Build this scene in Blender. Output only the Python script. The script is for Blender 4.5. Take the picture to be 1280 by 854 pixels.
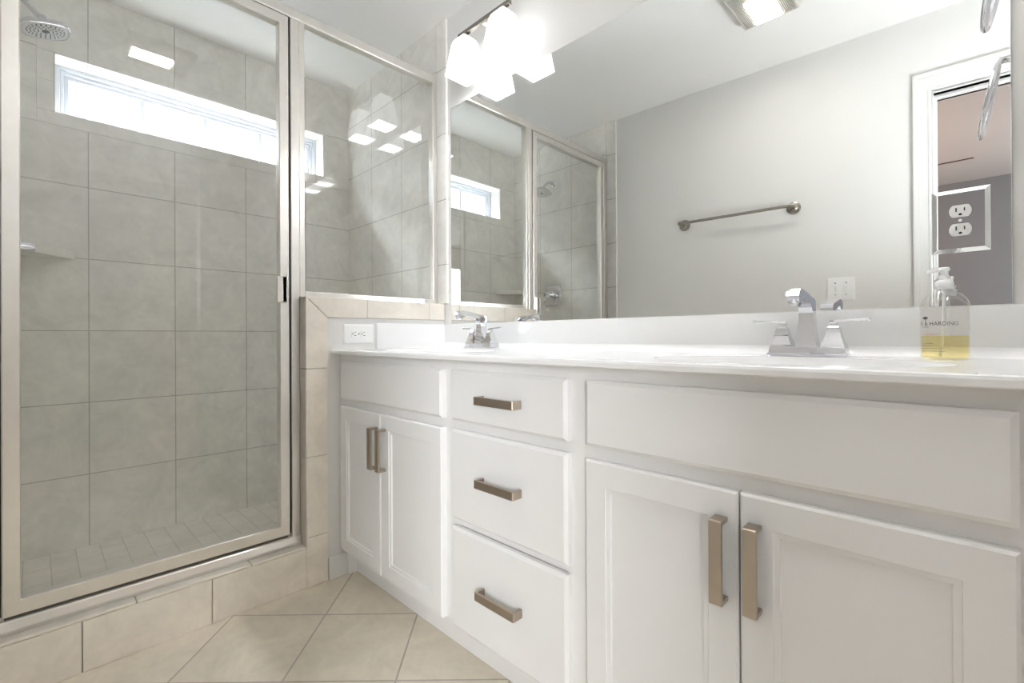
import bpy, bmesh, math
from mathutils import Vector, Matrix

for _o in list(bpy.data.objects):
    bpy.data.objects.remove(_o)
SC = bpy.context.scene
COL = SC.collection

# ------------------------------------------------------------------ camera
FPX, CY, YAW, PIT, ROL = 586.76, 418.95, 0.775593, 0.002328, 0.005199
CAM_Z = 0.933
cam_d = bpy.data.cameras.new('camera')
cam = bpy.data.objects.new('camera', cam_d)
COL.objects.link(cam)
w = Vector((-math.sin(YAW), math.cos(YAW), 0)); r = Vector((math.cos(YAW), math.sin(YAW), 0)); d = Vector((0, 0, -1))
w2 = math.cos(PIT) * w - math.sin(PIT) * d
d2 = math.cos(PIT) * d + math.sin(PIT) * w
r3 = math.cos(ROL) * r + math.sin(ROL) * d2
d3 = math.cos(ROL) * d2 - math.sin(ROL) * r
M = Matrix(((r3.x, -d3.x, -w2.x, 0), (r3.y, -d3.y, -w2.y, 0), (r3.z, -d3.z, -w2.z, CAM_Z), (0, 0, 0, 1)))
cam.matrix_world = M
cam_d.sensor_fit = 'HORIZONTAL'
cam_d.sensor_width = 36.0
cam_d.lens = FPX / 1280 * 36.0
cam_d.shift_y = -(427 - CY) / 1280
cam_d.clip_start = 0.01
SC.camera = cam

# ------------------------------------------------------------------ light settings
EXPOSURE = 2.5
SKY_LOW, SKY_HIGH = 0.42, 24.0            # daylight outside the shower window
SHADE = 0.38         # frosted shades of the vanity lights
BULB = 44.0
FAN = 11.0           # lens of the ceiling fan light
SC.view_settings.view_transform = 'Standard'
SC.view_settings.look = 'None'
SC.view_settings.gamma = 1
SC.view_settings.use_curve_mapping = False
SC.view_settings.exposure = EXPOSURE
SC.cycles.diffuse_bounces = 8
SC.cycles.max_bounces = 16
SC.cycles.transparent_max_bounces = 16
SC.cycles.glossy_bounces = 6
SC.cycles.caustics_reflective = False
SC.cycles.caustics_refractive = False
SC.cycles.sample_clamp_indirect = 6

world = bpy.data.worlds.new('sky')
SC.world = world
world.use_nodes = True
wn = world.node_tree.nodes
bgn = next(n for n in wn if n.type == 'BACKGROUND')
bgn.inputs[0].default_value = (0.86, 0.93, 1.0, 1)
_wl = world.node_tree.links
_tc = wn.new('ShaderNodeTexCoord'); _sp = wn.new('ShaderNodeSeparateXYZ'); _mr = wn.new('ShaderNodeMapRange'); _m2 = wn.new('ShaderNodeMapRange'); _ad = wn.new('ShaderNodeMath')
_wl.new(_tc.outputs['Generated'], _sp.inputs[0]); _wl.new(_sp.outputs[2], _mr.inputs['Value'])
_mr.inputs['From Min'].default_value = 0.46; _mr.inputs['From Max'].default_value = 0.66
_mr.inputs['To Min'].default_value = 0.0; _mr.inputs['To Max'].default_value = SKY_HIGH
# the ground outside is much darker than the sky
_wl.new(_sp.outputs[2], _m2.inputs['Value'])
_m2.inputs['From Min'].default_value = -0.02; _m2.inputs['From Max'].default_value = 0.06
_m2.inputs['To Min'].default_value = 0.015; _m2.inputs['To Max'].default_value = SKY_LOW
# bright sky band added at mid-height to light the shower, dimmer overhead
_m3 = wn.new('ShaderNodeMapRange'); _mu = wn.new('ShaderNodeMath'); _mu.operation = 'MULTIPLY'
_wl.new(_sp.outputs[2], _m3.inputs['Value'])
_m3.inputs['From Min'].default_value = 0.80; _m3.inputs['From Max'].default_value = 0.95
_m3.inputs['To Min'].default_value = 1.0; _m3.inputs['To Max'].default_value = 0.06
_wl.new(_mr.outputs[0], _mu.inputs[0]); _wl.new(_m3.outputs[0], _mu.inputs[1])
_wl.new(_mu.outputs[0], _ad.inputs[0]); _wl.new(_m2.outputs[0], _ad.inputs[1])
_wl.new(_ad.outputs[0], bgn.inputs[1])


def area(name, loc, rot, sx, sy, power, color=(1, 1, 1), portal=False):
    l = bpy.data.lights.new(name, 'AREA')
    l.shape = 'RECTANGLE'; l.size = sx; l.size_y = sy; l.energy = power; l.color = color
    if portal:
        l.cycles.is_portal = True
    o = bpy.data.objects.new(name, l)
    o.location = loc; o.rotation_euler = rot
    COL.objects.link(o)
    return o


def point(name, loc, power, color=(1, 1, 1), rad=0.05):
    l = bpy.data.lights.new(name, 'POINT'); l.energy = power; l.color = color; l.shadow_soft_size = rad
    o = bpy.data.objects.new(name, l); o.location = loc
    COL.objects.link(o)
    return o


area('window_portal', (-2.90, 0.63, 1.99), (0, math.radians(-90), 0), 0.3, 1.2, 1.0, portal=True)
# added unseen fill, turned up at the ceiling to brighten the room
area('ceiling_bounce_fill', (0.52, 0.62, 1.12), (math.pi, 0, 0), 0.4, 0.4, 4.8, (0.90, 0.95, 1.0))
# two added, unseen bedroom fills: cool through the doorway, warm on its ceiling
area('bedroom_cool_fill', (2.46, -2.25, 1.4), (0, math.radians(90), 0), 1.3, 1.0, 38.0, (0.93, 0.96, 1.0))
point('bedroom_warm_fill', (-1.5, -1.9, 1.75), 28.0, (1.0, 0.60, 0.40), 0.12)

# ------------------------------------------------------------------ materials
MATS = {}


def nt(name):
    m = bpy.data.materials.new(name)
    m.use_nodes = True
    t = m.node_tree
    b = next(n for n in t.nodes if n.type == 'BSDF_PRINCIPLED')
    out = next(n for n in t.nodes if n.type == 'OUTPUT_MATERIAL')
    return m, t, b, out


def mat(name, col, rough=0.5, metal=0.0, spec=0.5, var=0.0, vscale=8.0, bump=0.0, bscale=60.0, coat=0.0):
    m, t, b, out = nt(name)
    b.inputs['Base Color'].default_value = (*col, 1)
    b.inputs['Roughness'].default_value = rough
    b.inputs['Metallic'].default_value = metal
    b.inputs['Specular IOR Level'].default_value = spec
    b.inputs['Coat Weight'].default_value = coat
    geo = t.nodes.new('ShaderNodeNewGeometry')
    n = t.nodes.new('ShaderNodeTexNoise')
    n.inputs['Scale'].default_value = vscale
    n.inputs['Detail'].default_value = 5
    t.links.new(geo.outputs['Position'], n.inputs['Vector'])
    mr = t.nodes.new('ShaderNodeMapRange')
    mr.inputs['From Min'].default_value = 0.3; mr.inputs['From Max'].default_value = 0.7
    mr.inputs['To Min'].default_value = 1 - var; mr.inputs['To Max'].default_value = 1 + var
    t.links.new(n.outputs['Fac'], mr.inputs['Value'])
    mul = t.nodes.new('ShaderNodeVectorMath'); mul.operation = 'SCALE'
    mul.inputs[0].default_value = col
    t.links.new(mr.outputs[0], mul.inputs['Scale'])
    t.links.new(mul.outputs[0], b.inputs['Base Color'])
    if bump:
        n2 = t.nodes.new('ShaderNodeTexNoise'); n2.inputs['Scale'].default_value = bscale; n2.inputs['Detail'].default_value = 3
        t.links.new(geo.outputs['Position'], n2.inputs['Vector'])
        bp = t.nodes.new('ShaderNodeBump'); bp.inputs['Strength'].default_value = bump; bp.inputs['Distance'].default_value = 0.002
        t.links.new(n2.outputs['Fac'], bp.inputs['Height'])
        t.links.new(bp.outputs[0], b.inputs['Normal'])
    MATS[name] = m
    return m


def tile_mat(name, ua, va, pu, pv, ou, ov, c1, c2, grout, mortar=0.0022, offset=0.0, rough=0.5, rot=0.0, var=0.10):
    """ceramic tile laid on a grid in the plane (ua, va) of world space"""
    m, t, b, out = nt(name)
    L = t.links.new
    geo = t.nodes.new('ShaderNodeNewGeometry')
    sep = t.nodes.new('ShaderNodeSeparateXYZ'); L(geo.outputs['Position'], sep.inputs[0])
    comb = t.nodes.new('ShaderNodeCombineXYZ')
    if rot:
        # 45 degree layout: u=(x+y)/sqrt2, v=(y-x)/sqrt2
        a = t.nodes.new('ShaderNodeMath'); a.operation = 'ADD'; L(sep.outputs[0], a.inputs[0]); L(sep.outputs[1], a.inputs[1])
        s = t.nodes.new('ShaderNodeMath'); s.operation = 'SUBTRACT'; L(sep.outputs[1], s.inputs[0]); L(sep.outputs[0], s.inputs[1])
        us = t.nodes.new('ShaderNodeMath'); us.operation = 'MULTIPLY_ADD'; us.inputs[1].default_value = math.sqrt(.5); us.inputs[2].default_value = -ou
        vs = t.nodes.new('ShaderNodeMath'); vs.operation = 'MULTIPLY_ADD'; vs.inputs[1].default_value = math.sqrt(.5); vs.inputs[2].default_value = -ov
        L(a.outputs[0], us.inputs[0]); L(s.outputs[0], vs.inputs[0])
    else:
        us = t.nodes.new('ShaderNodeMath'); us.operation = 'SUBTRACT'; us.inputs[1].default_value = ou
        vs = t.nodes.new('ShaderNodeMath'); vs.operation = 'SUBTRACT'; vs.inputs[1].default_value = ov
        L(sep.outputs['XYZ'.index(ua)], us.inputs[0]); L(sep.outputs['XYZ'.index(va)], vs.inputs[0])
    L(us.outputs[0], comb.inputs[0]); L(vs.outputs[0], comb.inputs[1])
    br = t.nodes.new('ShaderNodeTexBrick')
    br.offset = offset; br.squash = 1.0
    br.inputs['Scale'].default_value = 1.0
    br.inputs['Brick Width'].default_value = pu
    br.inputs['Row Height'].default_value = pv
    br.inputs['Mortar Size'].default_value = mortar
    br.inputs['Mortar Smooth'].default_value = 0.25
    br.inputs['Color1'].default_value = (*c1, 1)
    br.inputs['Color2'].default_value = (*c2, 1)
    br.inputs['Mortar'].default_value = (*grout, 1)
    L(comb.outputs[0], br.inputs['Vector'])
    # cloudy stone figure
    n1 = t.nodes.new('ShaderNodeTexNoise'); n1.inputs['Scale'].default_value = 7; n1.inputs['Detail'].default_value = 8; n1.inputs['Roughness'].default_value = 0.65
    n1.inputs['Distortion'].default_value = 0.9
    L(geo.outputs['Position'], n1.inputs['Vector'])
    n2 = t.nodes.new('ShaderNodeTexNoise'); n2.inputs['Scale'].default_value = 38; n2.inputs['Detail'].default_value = 5
    L(geo.outputs['Position'], n2.inputs['Vector'])
    add = t.nodes.new('ShaderNodeMath'); add.operation = 'MULTIPLY_ADD'; add.inputs[1].default_value = 0.3
    L(n2.outputs['Fac'], add.inputs[0]); L(n1.outputs['Fac'], add.inputs[2])
    mr = t.nodes.new('ShaderNodeMapRange')
    mr.inputs['From Min'].default_value = 0.45; mr.inputs['From Max'].default_value = 0.85
    mr.inputs['To Min'].default_value = 1 - var; mr.inputs['To Max'].default_value = 1 + var
    L(add.outputs[0], mr.inputs['Value'])
    mul = t.nodes.new('ShaderNodeVectorMath'); mul.operation = 'SCALE'
    L(br.outputs['Color'], mul.inputs[0]); L(mr.outputs[0], mul.inputs['Scale'])
    L(mul.outputs[0], b.inputs['Base Color'])
    b.inputs['Roughness'].default_value = rough
    b.inputs['Specular IOR Level'].default_value = 0.25
    bp = t.nodes.new('ShaderNodeBump'); bp.inputs['Strength'].default_value = 0.5; bp.inputs['Distance'].default_value = 0.0015; bp.invert = True
    L(br.outputs['Fac'], bp.inputs['Height']); L(bp.outputs[0], b.inputs['Normal'])
    MATS[name] = m
    return m


def glass_mat(name, tint, ior=1.5, gain=1.9, gloss=(1, 1, 1)):
    """clear sheet: passes light straight on, mirrors by the Fresnel law on the side it is entered"""
    m, t, b, out = nt(name)
    t.nodes.remove(b)
    L = t.links.new
    tr = t.nodes.new('ShaderNodeBsdfTransparent'); tr.inputs[0].default_value = (*tint, 1)
    gl = t.nodes.new('ShaderNodeBsdfGlossy'); gl.inputs['Roughness'].default_value = 0.0; gl.inputs[0].default_value = (*gloss, 1)
    fr = t.nodes.new('ShaderNodeFresnel'); fr.inputs[0].default_value = ior
    geo = t.nodes.new('ShaderNodeNewGeometry')
    inv = t.nodes.new('ShaderNodeMath'); inv.operation = 'SUBTRACT'; inv.inputs[0].default_value = 1.0
    L(geo.outputs['Backfacing'], inv.inputs[1])
    g = t.nodes.new('ShaderNodeMath'); g.operation = 'MULTIPLY'; g.inputs[1].default_value = gain; L(fr.outputs[0], g.inputs[0])
    f = t.nodes.new('ShaderNodeMath'); f.operation = 'MULTIPLY'; f.use_clamp = True
    L(g.outputs[0], f.inputs[0]); L(inv.outputs[0], f.inputs[1])
    mx = t.nodes.new('ShaderNodeMixShader')
    L(f.outputs[0], mx.inputs[0]); L(tr.outputs[0], mx.inputs[1]); L(gl.outputs[0], mx.inputs[2])
    L(mx.outputs[0], out.inputs['Surface'])
    MATS[name] = m
    return m


def emit_mat(name, col, strength, base=(0.9, 0.9, 0.9)):
    m, t, b, out = nt(name)
    b.inputs['Base Color'].default_value = (*base, 1)
    b.inputs['Roughness'].default_value = 0.35
    b.inputs['Emission Color'].default_value = (*col, 1)
    b.inputs['Emission Strength'].default_value = strength
    MATS[name] = m
    return m


PAINT = mat('wall_paint', (0.73, 0.72, 0.70), 0.6, var=0.012, vscale=3, bump=0.06, bscale=180)
CEIL = mat('ceiling_paint', (0.88, 0.872, 0.86), 0.75, var=0.01, vscale=3)
TRIMW = mat('trim_white', (0.72, 0.715, 0.70), 0.35, var=0.01)
CAB = mat('cabinet_white', (0.81, 0.803, 0.793), 0.33, var=0.012, vscale=5)
COUNTER = mat('cultured_marble', (0.82, 0.82, 0.815), 0.2, spec=0.3, var=0.006, vscale=4, coat=0.06)
CHROME = mat('chrome', (0.74, 0.74, 0.77), 0.05, 1.0)
NICKEL = mat('brushed_nickel', (0.80, 0.775, 0.735), 0.32, 1.0, var=0.02, vscale=30)
SATIN = mat('satin_nickel', (0.33, 0.305, 0.275), 0.26, 1.0)
BRONZE = mat('champagne_bronze', (0.47, 0.40, 0.325), 0.30, 1.0, var=0.03, vscale=25)
DARK = mat('dark_gap', (0.03, 0.025, 0.02), 0.6)
RUBBER = mat('grey_rubber', (0.22, 0.195, 0.17), 0.6)
BLACK = mat('slot_black', (0.015, 0.015, 0.015), 0.5)
PLASTIC = mat('white_plastic', (0.86, 0.86, 0.85), 0.3)
VINYL = mat('window_vinyl', (0.60, 0.62, 0.67), 0.4)
PUMP = mat('pump_white', (0.87, 0.87, 0.87), 0.3)
GREYF = mat('nozzle_grey', (0.16, 0.16, 0.17), 0.5)
HEADFACE = mat('head_face', (0.78, 0.78, 0.79), 0.3, 0.0)
MIRROR = mat('mirror_silver', (0.93, 0.945, 0.935), 0.0, 1.0)
T1, T2, GR = (0.80, 0.78, 0.735), (0.77, 0.75, 0.705), (0.49, 0.475, 0.445)
TW_SIDE = tile_mat('tile_wall_side', 'X', 'Z', 0.308, 0.3085, -2.438, 0.0405, T1, T2, GR)
TW_BACK = tile_mat('tile_wall_back', 'Y', 'Z', 0.3075, 0.3085, 0.168, 0.0405, T1, T2, GR)
TW_BACKUP = tile_mat('tile_wall_back_upper', 'Y', 'Z', 0.3075, 0.3085, 0.168, 1.822, T1, T2, GR)
C1 = (0.80, 0.745, 0.665)
TRIMTILE = tile_mat('tile_trim', 'Y', 'Z', 50, 50, -20, -20, C1, C1, GR, var=0.09)
SHTRIM = tile_mat('tile_shower_trim', 'Y', 'Z', 50, 50, -20, -20, T1, T1, GR, var=0.08)
FLOORT = tile_mat('tile_floor', 'X', 'Y', 0.308, 0.308, -0.6155, 1.2785, (0.71, 0.65, 0.545), (0.68, 0.62, 0.52), (0.46, 0.41, 0.35), mortar=0.003, rot=1, var=0.10)
PANT = tile_mat('tile_shower_floor', 'X', 'Y', 0.155, 0.0765, -2.72, -0.107, (0.82, 0.785, 0.725), (0.77, 0.735, 0.675), (0.60, 0.57, 0.525), mortar=0.0018, offset=0.5, var=0.07)
GROUT = mat('grout', (0.42, 0.39, 0.35), 0.8, var=0.04, vscale=20)
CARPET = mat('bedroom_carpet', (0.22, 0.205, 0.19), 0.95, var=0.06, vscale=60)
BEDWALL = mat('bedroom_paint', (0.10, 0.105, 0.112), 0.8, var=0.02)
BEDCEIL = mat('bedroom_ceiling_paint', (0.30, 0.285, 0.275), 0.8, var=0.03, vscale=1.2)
GLASS = glass_mat('shower_glass', (0.985, 0.99, 0.985), gain=1.8)
WGLASS = glass_mat('window_glass', (0.97, 0.98, 0.98))
BOTTLE = glass_mat('bottle_plastic', (0.93, 0.92, 0.915), 1.45, 2.2)
SOAP = glass_mat('soap_liquid', (0.965, 0.91, 0.62), 1.33, 1.0)
SHADE_M = emit_mat('shade_frosted_glass', (0.97, 0.985, 1.0), SHADE)
BULB_M = emit_mat('bulb_glow', (0.97, 0.985, 1.0), BULB)
LENS_M = emit_mat('fan_lens', (1.0, 0.94, 0.87), FAN)
INK = mat('label_ink', (0.10, 0.095, 0.10), 0.6)
REDINK = mat('label_red', (0.75, 0.16, 0.12), 0.6)
FANPL = mat('fan_plastic', (0.60, 0.575, 0.53), 0.45)

# ------------------------------------------------------------------ mesh builder
WLOC = {}


class MB:
    def __init__(s):
        s.v = []; s.f = []; s.m = []; s.cur = 0

    def add(s, vs, fs):
        o = len(s.v); s.v += [tuple(p) for p in vs]
        for f in fs:
            s.f.append(tuple(i + o for i in f)); s.m.append(s.cur)
        return s

    def box(s, x0, x1, y0, y1, z0, z1, b=0.0, seg=1):
        if b <= 0:
            vs = [(x, y, z) for z in (z0, z1) for y in (y0, y1) for x in (x0, x1)]
            return s.add(vs, [(0, 2, 3, 1), (4, 5, 7, 6), (0, 1, 5, 4), (2, 6, 7, 3), (0, 4, 6, 2), (1, 3, 7, 5)])
        bm = bmesh.new()
        bmesh.ops.create_cube(bm, size=1)
        for v in bm.verts:
            v.co = Vector(((x0 + x1) / 2 + v.co.x * (x1 - x0), (y0 + y1) / 2 + v.co.y * (y1 - y0), (z0 + z1) / 2 + v.co.z * (z1 - z0)))
        bmesh.ops.bevel(bm, geom=list(bm.edges), offset=b, segments=seg, affect='EDGES', profile=0.5)
        return s.frombm(bm)

    def frombm(s, bm):
        bm.verts.index_update()
        s.add([v.co[:] for v in bm.verts], [[v.index for v in f.verts] for f in bm.faces])
        bm.free()
        return s

    def loft(s, loops, cap0=True, cap1=True, closed=True):
        n = len(loops[0]); vs = [p for l in loops for p in l]; fs = []
        for i in range(len(loops) - 1):
            for j in range(n if closed else n - 1):
                k = (j + 1) % n
                fs.append((i * n + j, i * n + k, (i + 1) * n + k, (i + 1) * n + j))
        if cap0: fs.append(tuple(range(n - 1, -1, -1)))
        if cap1: fs.append(tuple((len(loops) - 1) * n + j for j in range(n)))
        return s.add(vs, fs)

    def prism(s, poly, axis, a0, a1):
        """poly: 2-D points in the other two axes (in xyz order)"""
        def P(p, a):
            return {'X': (a, p[0], p[1]), 'Y': (p[0], a, p[1]), 'Z': (p[0], p[1], a)}[axis]
        return s.loft([[P(p, a0) for p in poly], [P(p, a1) for p in poly]])

    def tube(s, path, rad, n=16, cap=True, closed=False):
        pts = [Vector(p) for p in path]
        rads = rad if isinstance(rad, (list, tuple)) else [rad] * len(pts)
        loops = []; up = None
        m = len(pts)
        for i, p in enumerate(pts):
            if closed:
                t = (pts[(i + 1) % m] - pts[i - 1]).normalized()
            else:
                t = (pts[min(i + 1, m - 1)] - pts[max(i - 1, 0)]).normalized()
            if up is None:
                up = t.orthogonal().normalized()
            up = (up - t * up.dot(t)).normalized()
            sd = t.cross(up)
            loops.append([p + rads[i] * (math.cos(2 * math.pi * k / n) * up + math.sin(2 * math.pi * k / n) * sd) for k in range(n)])
        if closed:
            loops.append(loops[0])
            return s.loft(loops, False, False)
        return s.loft(loops, cap, cap)

    def disc(s, c, axis, prof, n=32):
        """lathe: prof = [(radius, distance along axis)]"""
        c = Vector(c); ax = Vector(axis).normalized(); u = ax.orthogonal().normalized(); v = ax.cross(u)
        loops = [[c + ax * h + rr * (math.cos(2 * math.pi * k / n) * u + math.sin(2 * math.pi * k / n) * v) for k in range(n)] for rr, h in prof]
        return s.loft(loops)

    def xf(s, mtx):
        s.v = [tuple(mtx @ Vector(p)) for p in s.v]
        return s

    def build(s, name, mats, parent=None, smooth=False, kind=None, label=None, recalc=True):
        me = bpy.data.meshes.new(name)
        xs = [Vector(p) for p in s.v]
        lo = Vector([min(p[i] for p in xs) for i in range(3)]); hi = Vector([max(p[i] for p in xs) for i in range(3)])
        c = (lo + hi) / 2
        if parent is None:
            c.z = lo.z
        bm = bmesh.new()
        bv = [bm.verts.new(p - c) for p in xs]
        for f, mi in zip(s.f, s.m):
            if len(set(f)) < 3: continue
            try:
                fc = bm.faces.new([bv[i] for i in f]); fc.material_index = mi
            except ValueError:
                pass
        if recalc:
            bmesh.ops.recalc_face_normals(bm, faces=bm.faces)
        bm.to_mesh(me); bm.free()
        for mm in (mats if isinstance(mats, (list, tuple)) else [mats]):
            me.materials.append(mm)
        if smooth:
            for p in me.polygons: p.use_smooth = True
            try:
                me.set_sharp_from_angle(angle=math.radians(35))
            except Exception:
                pass
        o = bpy.data.objects.new(name, me)
        COL.objects.link(o)
        if parent is not None:
            o.parent = parent
            o.location = c - WLOC[parent.name]
        else:
            o.location = c
        WLOC[o.name] = c
        if kind: o['kind'] = kind
        if label: o['label'] = label
        return o


def tag(o, label, cat, group=None):
    o['label'] = label; o['category'] = cat
    if group: o['group'] = group
    return o


def thing(name, loc, label, cat, group=None):
    o = bpy.data.objects.new(name, None)
    o.empty_display_size = 0.05
    o.location = loc
    COL.objects.link(o)
    WLOC[o.name] = Vector(loc)
    return tag(o, label, cat, group)


def copy_tree(o, parent=None):
    c = o.copy(); COL.objects.link(c)
    if parent is not None: c.parent = parent
    for ch in list(o.children):
        copy_tree(ch, c)
    return c


def struct(name, mb, m, smooth=False):
    return mb.build(name, m, kind='structure', smooth=smooth)


# the wall with the door runs about three degrees off square to the mirror wall
SKEW = -0.056


def skew_mesh(o):
    for v in o.data.vertices:
        v.co.y += SKEW * (o.location.x + v.co.x + 1.745)
    return o


def skew_thing(o):
    o.location.y += SKEW * (o.location.x + 1.745)
    o.rotation_euler.z = math.atan(SKEW)
    return o


def rect_y(x0, x1, z0, z1, off, y):
    return [(x0 + off, y, z0 + off), (x1 - off, y, z0 + off), (x1 - off, y, z1 - off), (x0 + off, y, z1 - off)]


def sq(cx, cy, hx, hy, z):
    return [(cx - hx, cy - hy, z), (cx + hx, cy - hy, z), (cx + hx, cy + hy, z), (cx - hx, cy + hy, z)]


# ------------------------------------------------------------------ the room
XB, XF = -2.72, -1.745            # shower back wall, tile edge
YM, YO = 1.358, -0.107            # mirror wall, opposite wall
ZC = 2.42                         # ceiling
XR = 0.09                         # short wall at the right end of the vanity
XE = 1.90                         # far right wall
BY = -3.66                        # bedroom far wall

struct('floor', MB().box(-1.79, XE + .1, YO - .30, YM + .1, -0.06, 0.0), FLOORT)
struct('ceiling', MB().box(XB - .2, XE + .1, YO - .30, YM + .1, ZC, ZC + .08), CEIL)
struct('wall_mirror_side', MB().box(-1.822, XE + .1, YM, YM + .1, 0, ZC), PAINT)
struct('wall_shower_right', MB().box(XB - .2, -1.822, YM - .006, YM + .1, 0, ZC), TW_SIDE)
struct('wall_shower_left', MB().box(XB - .2, -1.822, YO - .12, YO, 0, ZC), TW_SIDE)
OPX0, OPX1, OPZ = -0.1215, 0.66, 2.042
mb = MB()
mb.box(-1.822, OPX0, YO - .12, YO - .006, 0, ZC)
mb.box(OPX1, XE + .1, YO - .12, YO - .006, 0, ZC)
mb.box(OPX0, OPX1, YO - .12, YO - .006, OPZ, ZC)
skew_mesh(struct('wall_door_side', mb, PAINT))
struct('wall_vanity_end', MB().box(XR, XR + .11, 0.80, YM, 0, ZC), PAINT)
struct('wall_far_right', MB().box(XE, XE + .1, YO - .30, YM, 0, ZC), PAINT)

# shower back wall with the window opening
WY0, WY1, WZ0, WZ1 = 0.061, 1.200, 1.874, 2.124
BZ = 0.052
mb = MB()
mb.box(XB - .2, XB, YO - .12, YM + .1, 0, WZ0 - BZ)
struct('wall_shower_back', mb, TW_BACK)
mb = MB()
mb.box(XB - .2, XB, YO - .12, WY0, WZ0 - BZ, ZC)
mb.box(XB - .2, XB, WY1, YM + .1, WZ0 - BZ, ZC)
mb.box(XB - .2, XB, WY0, WY1, WZ0 - BZ, WZ0)
mb.box(XB - .2, XB, WY0, WY1, WZ1, ZC)
struct('wall_shower_back_upper', mb, TW_BACKUP)
# narrow border tiles around the window
mb = MB()
g = 0.0013
def yjoints(a, b, off, pitch=0.3075):
    js = [a]
    k = off
    while k < b - 0.01:
        if k > a + 0.01: js.append(k)
        k += pitch
    return js + [b]
js = yjoints(WY0 - BZ, WY1 + BZ, 0.229)
for a, b in zip(js[:-1], js[1:]):
    mb.box(XB - .001, XB + .0035, a + g, b - g, WZ0 - BZ + g, WZ0 - g * .2, .001)
js = yjoints(WY0 - BZ, WY1 + BZ, 0.168)
for a, b in zip(js[:-1], js[1:]):
    mb.box(XB - .001, XB + .0035, a + g, b - g, WZ1 + g * .2, WZ1 + BZ, .001)
for a, b in ((WY0 - BZ, WY0), (WY1, WY1 + BZ)):
    for z0, z1 in ((WZ0, (WZ0 + WZ1) / 2), ((WZ0 + WZ1) / 2, WZ1)):
        mb.box(XB - .001, XB + .0035, a + g, b - g, z0 + g, z1 - g, .001)
# reveal lining tiles
js = yjoints(WY0, WY1, 0.168)
for a, b in zip(js[:-1], js[1:]):
    mb.box(XB - .1, XB + .002, a + g, b - g, WZ1 - .005, WZ1 + .001, .001)
    mb.box(XB - .1, XB + .002, a + g, b - g, WZ0 - .001, WZ0 + .004, .001)
for a, b in ((WY0 - .001, WY0 + .005), (WY1 - .005, WY1 + .001)):
    mb.box(XB - .1, XB + .002, a, b, WZ0 + .004, WZ1 - .005, .001)
struct('trim_1', mb, SHTRIM)

# the window itself
WX = XB - 0.10
mb = MB()
def ringbox(mb, x0, x1, y0, y1, z0, z1, t, b=.002):
    mb.box(x0, x1, y0, y0 + t, z0, z1, b); mb.box(x0, x1, y1 - t, y1, z0, z1, b)
    mb.box(x0, x1, y0 + t - b, y1 - t + b, z0, z0 + t, b); mb.box(x0, x1, y0 + t - b, y1 - t + b, z1 - t, z1, b)
win = MB()
ringbox(win, WX - .07, WX, WY0 + .004, WY1 - .004, WZ0 + .004, WZ1 - .004, 0.018)
win = win.build('window_1', VINYL, kind='structure')
mb = MB()
ringbox(mb, WX - .06, WX - .012, WY0 + .022, WY1 - .022, WZ0 + .022, WZ1 - .022, 0.014)
mb.build('window_frame', VINYL, win)
mb = MB()
ringbox(mb, WX - .05, WX - .022, WY0 + .036, WY1 - .036, WZ0 + .030, WZ1 - .036, 0.014)
sash = mb.build('window_sash', VINYL, win)
mb = MB()
for y in (0.369, 0.6305, 0.893):
    mb.box(WX - .044, WX - .026, y - .009, y + .009, WZ0 + .04, WZ1 - .046, .002)
mb.build('window_muntin', VINYL, win)
MB().box(WX - .037, WX - .033, WY0 + .045, WY1 - .045, WZ0 + .04, WZ1 - .045).build('window_glass', WGLASS, win)

# shower floor pan
struct('floor_shower', MB().box(XB - .1, -1.85, YO - .05, YM + .05, -0.05, 0.042), PANT)

# bullnose strips where the tile ends on the two side walls
def bullnose(name, ys, ye, zs):
    mb = MB()
    mb.cur = 1
    ylo, yhi = min(ys, ye), max(ys, ye)
    mb.box(-1.824, XF - .004, ylo + .0005 if ye > ys else ylo, yhi if ye > ys else yhi - .0005, zs[0], ZC)
    mb.cur = 0
    for a, b in zip(zs[:-1], zs[1:]):
        if ye > ys: mb.box(-1.8215, XF, ys - .0015, ye, a + .0013, b - .0013, .003, 2)
        else: mb.box(-1.8215, XF, ye, ys + .0015, a + .0013, b - .0013, .003, 2)
    return struct(name, mb, [SHTRIM, GROUT])
bullnose('trim_2', YM - .008, YM + .002, [1.085, 1.27, 1.574, 1.882, 2.19, ZC])
bullnose('trim_3', YO, YO - .012, [0.0, 0.34, 0.652, 0.96, 1.27, 1.574, 1.882, 2.19, ZC])

# half wall between shower and vanity, faced with tile trim
PX0, PX1, PY0 = -1.905, -1.772, 0.716
PZ = 1.076
mb = MB(); mb.box(PX0, PX1, PY0, YM - .006, 0, PZ)
struct('wall_half', mb, [PAINT])
mb = MB()
TW = 0.074
mb.cur = 1
mb.prism([(PY0 - .0005, 0), (PY0 + TW - .004, 0), (PY0 + TW - .004, PZ - TW + .006), (YM - .01, PZ - TW + .006), (YM - .01, PZ + .003), (PY0 - .0005, PZ + .003)], 'X', PX1 - .001, PX1 + .004)
mb.box(PX0, PX1 + .003, PY0 - .003, PY0 + .01, 0, PZ + .003)
mb.cur = 0
FX = PX1 + .007                                       # face of the trim
zt = 1.084
zz = [0.0, 0.185, 0.484, 0.815]
for a, b in zip(zz[:-1], zz[1:]):
    mb.box(PX1 - .001, FX, PY0 - .006, PY0 + TW, a + .001, b - .001, .0025, 2)
bv = .001
mb.prism([(PY0 - .006, .8165), (PY0 + TW, .8165), (PY0 + TW, zt - TW - .003), (PY0 - .006, zt - .0035)], 'X', PX1 - .001, FX)
mb.prism([(PY0 - .003, zt), (PY0 + TW + .0005, zt - TW), (0.955, zt - TW), (0.955, zt)], 'X', PX1 - .001, FX)
mb.box(PX1 - .001, FX, 0.957, 1.262, zt - TW, zt, .002)
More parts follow.
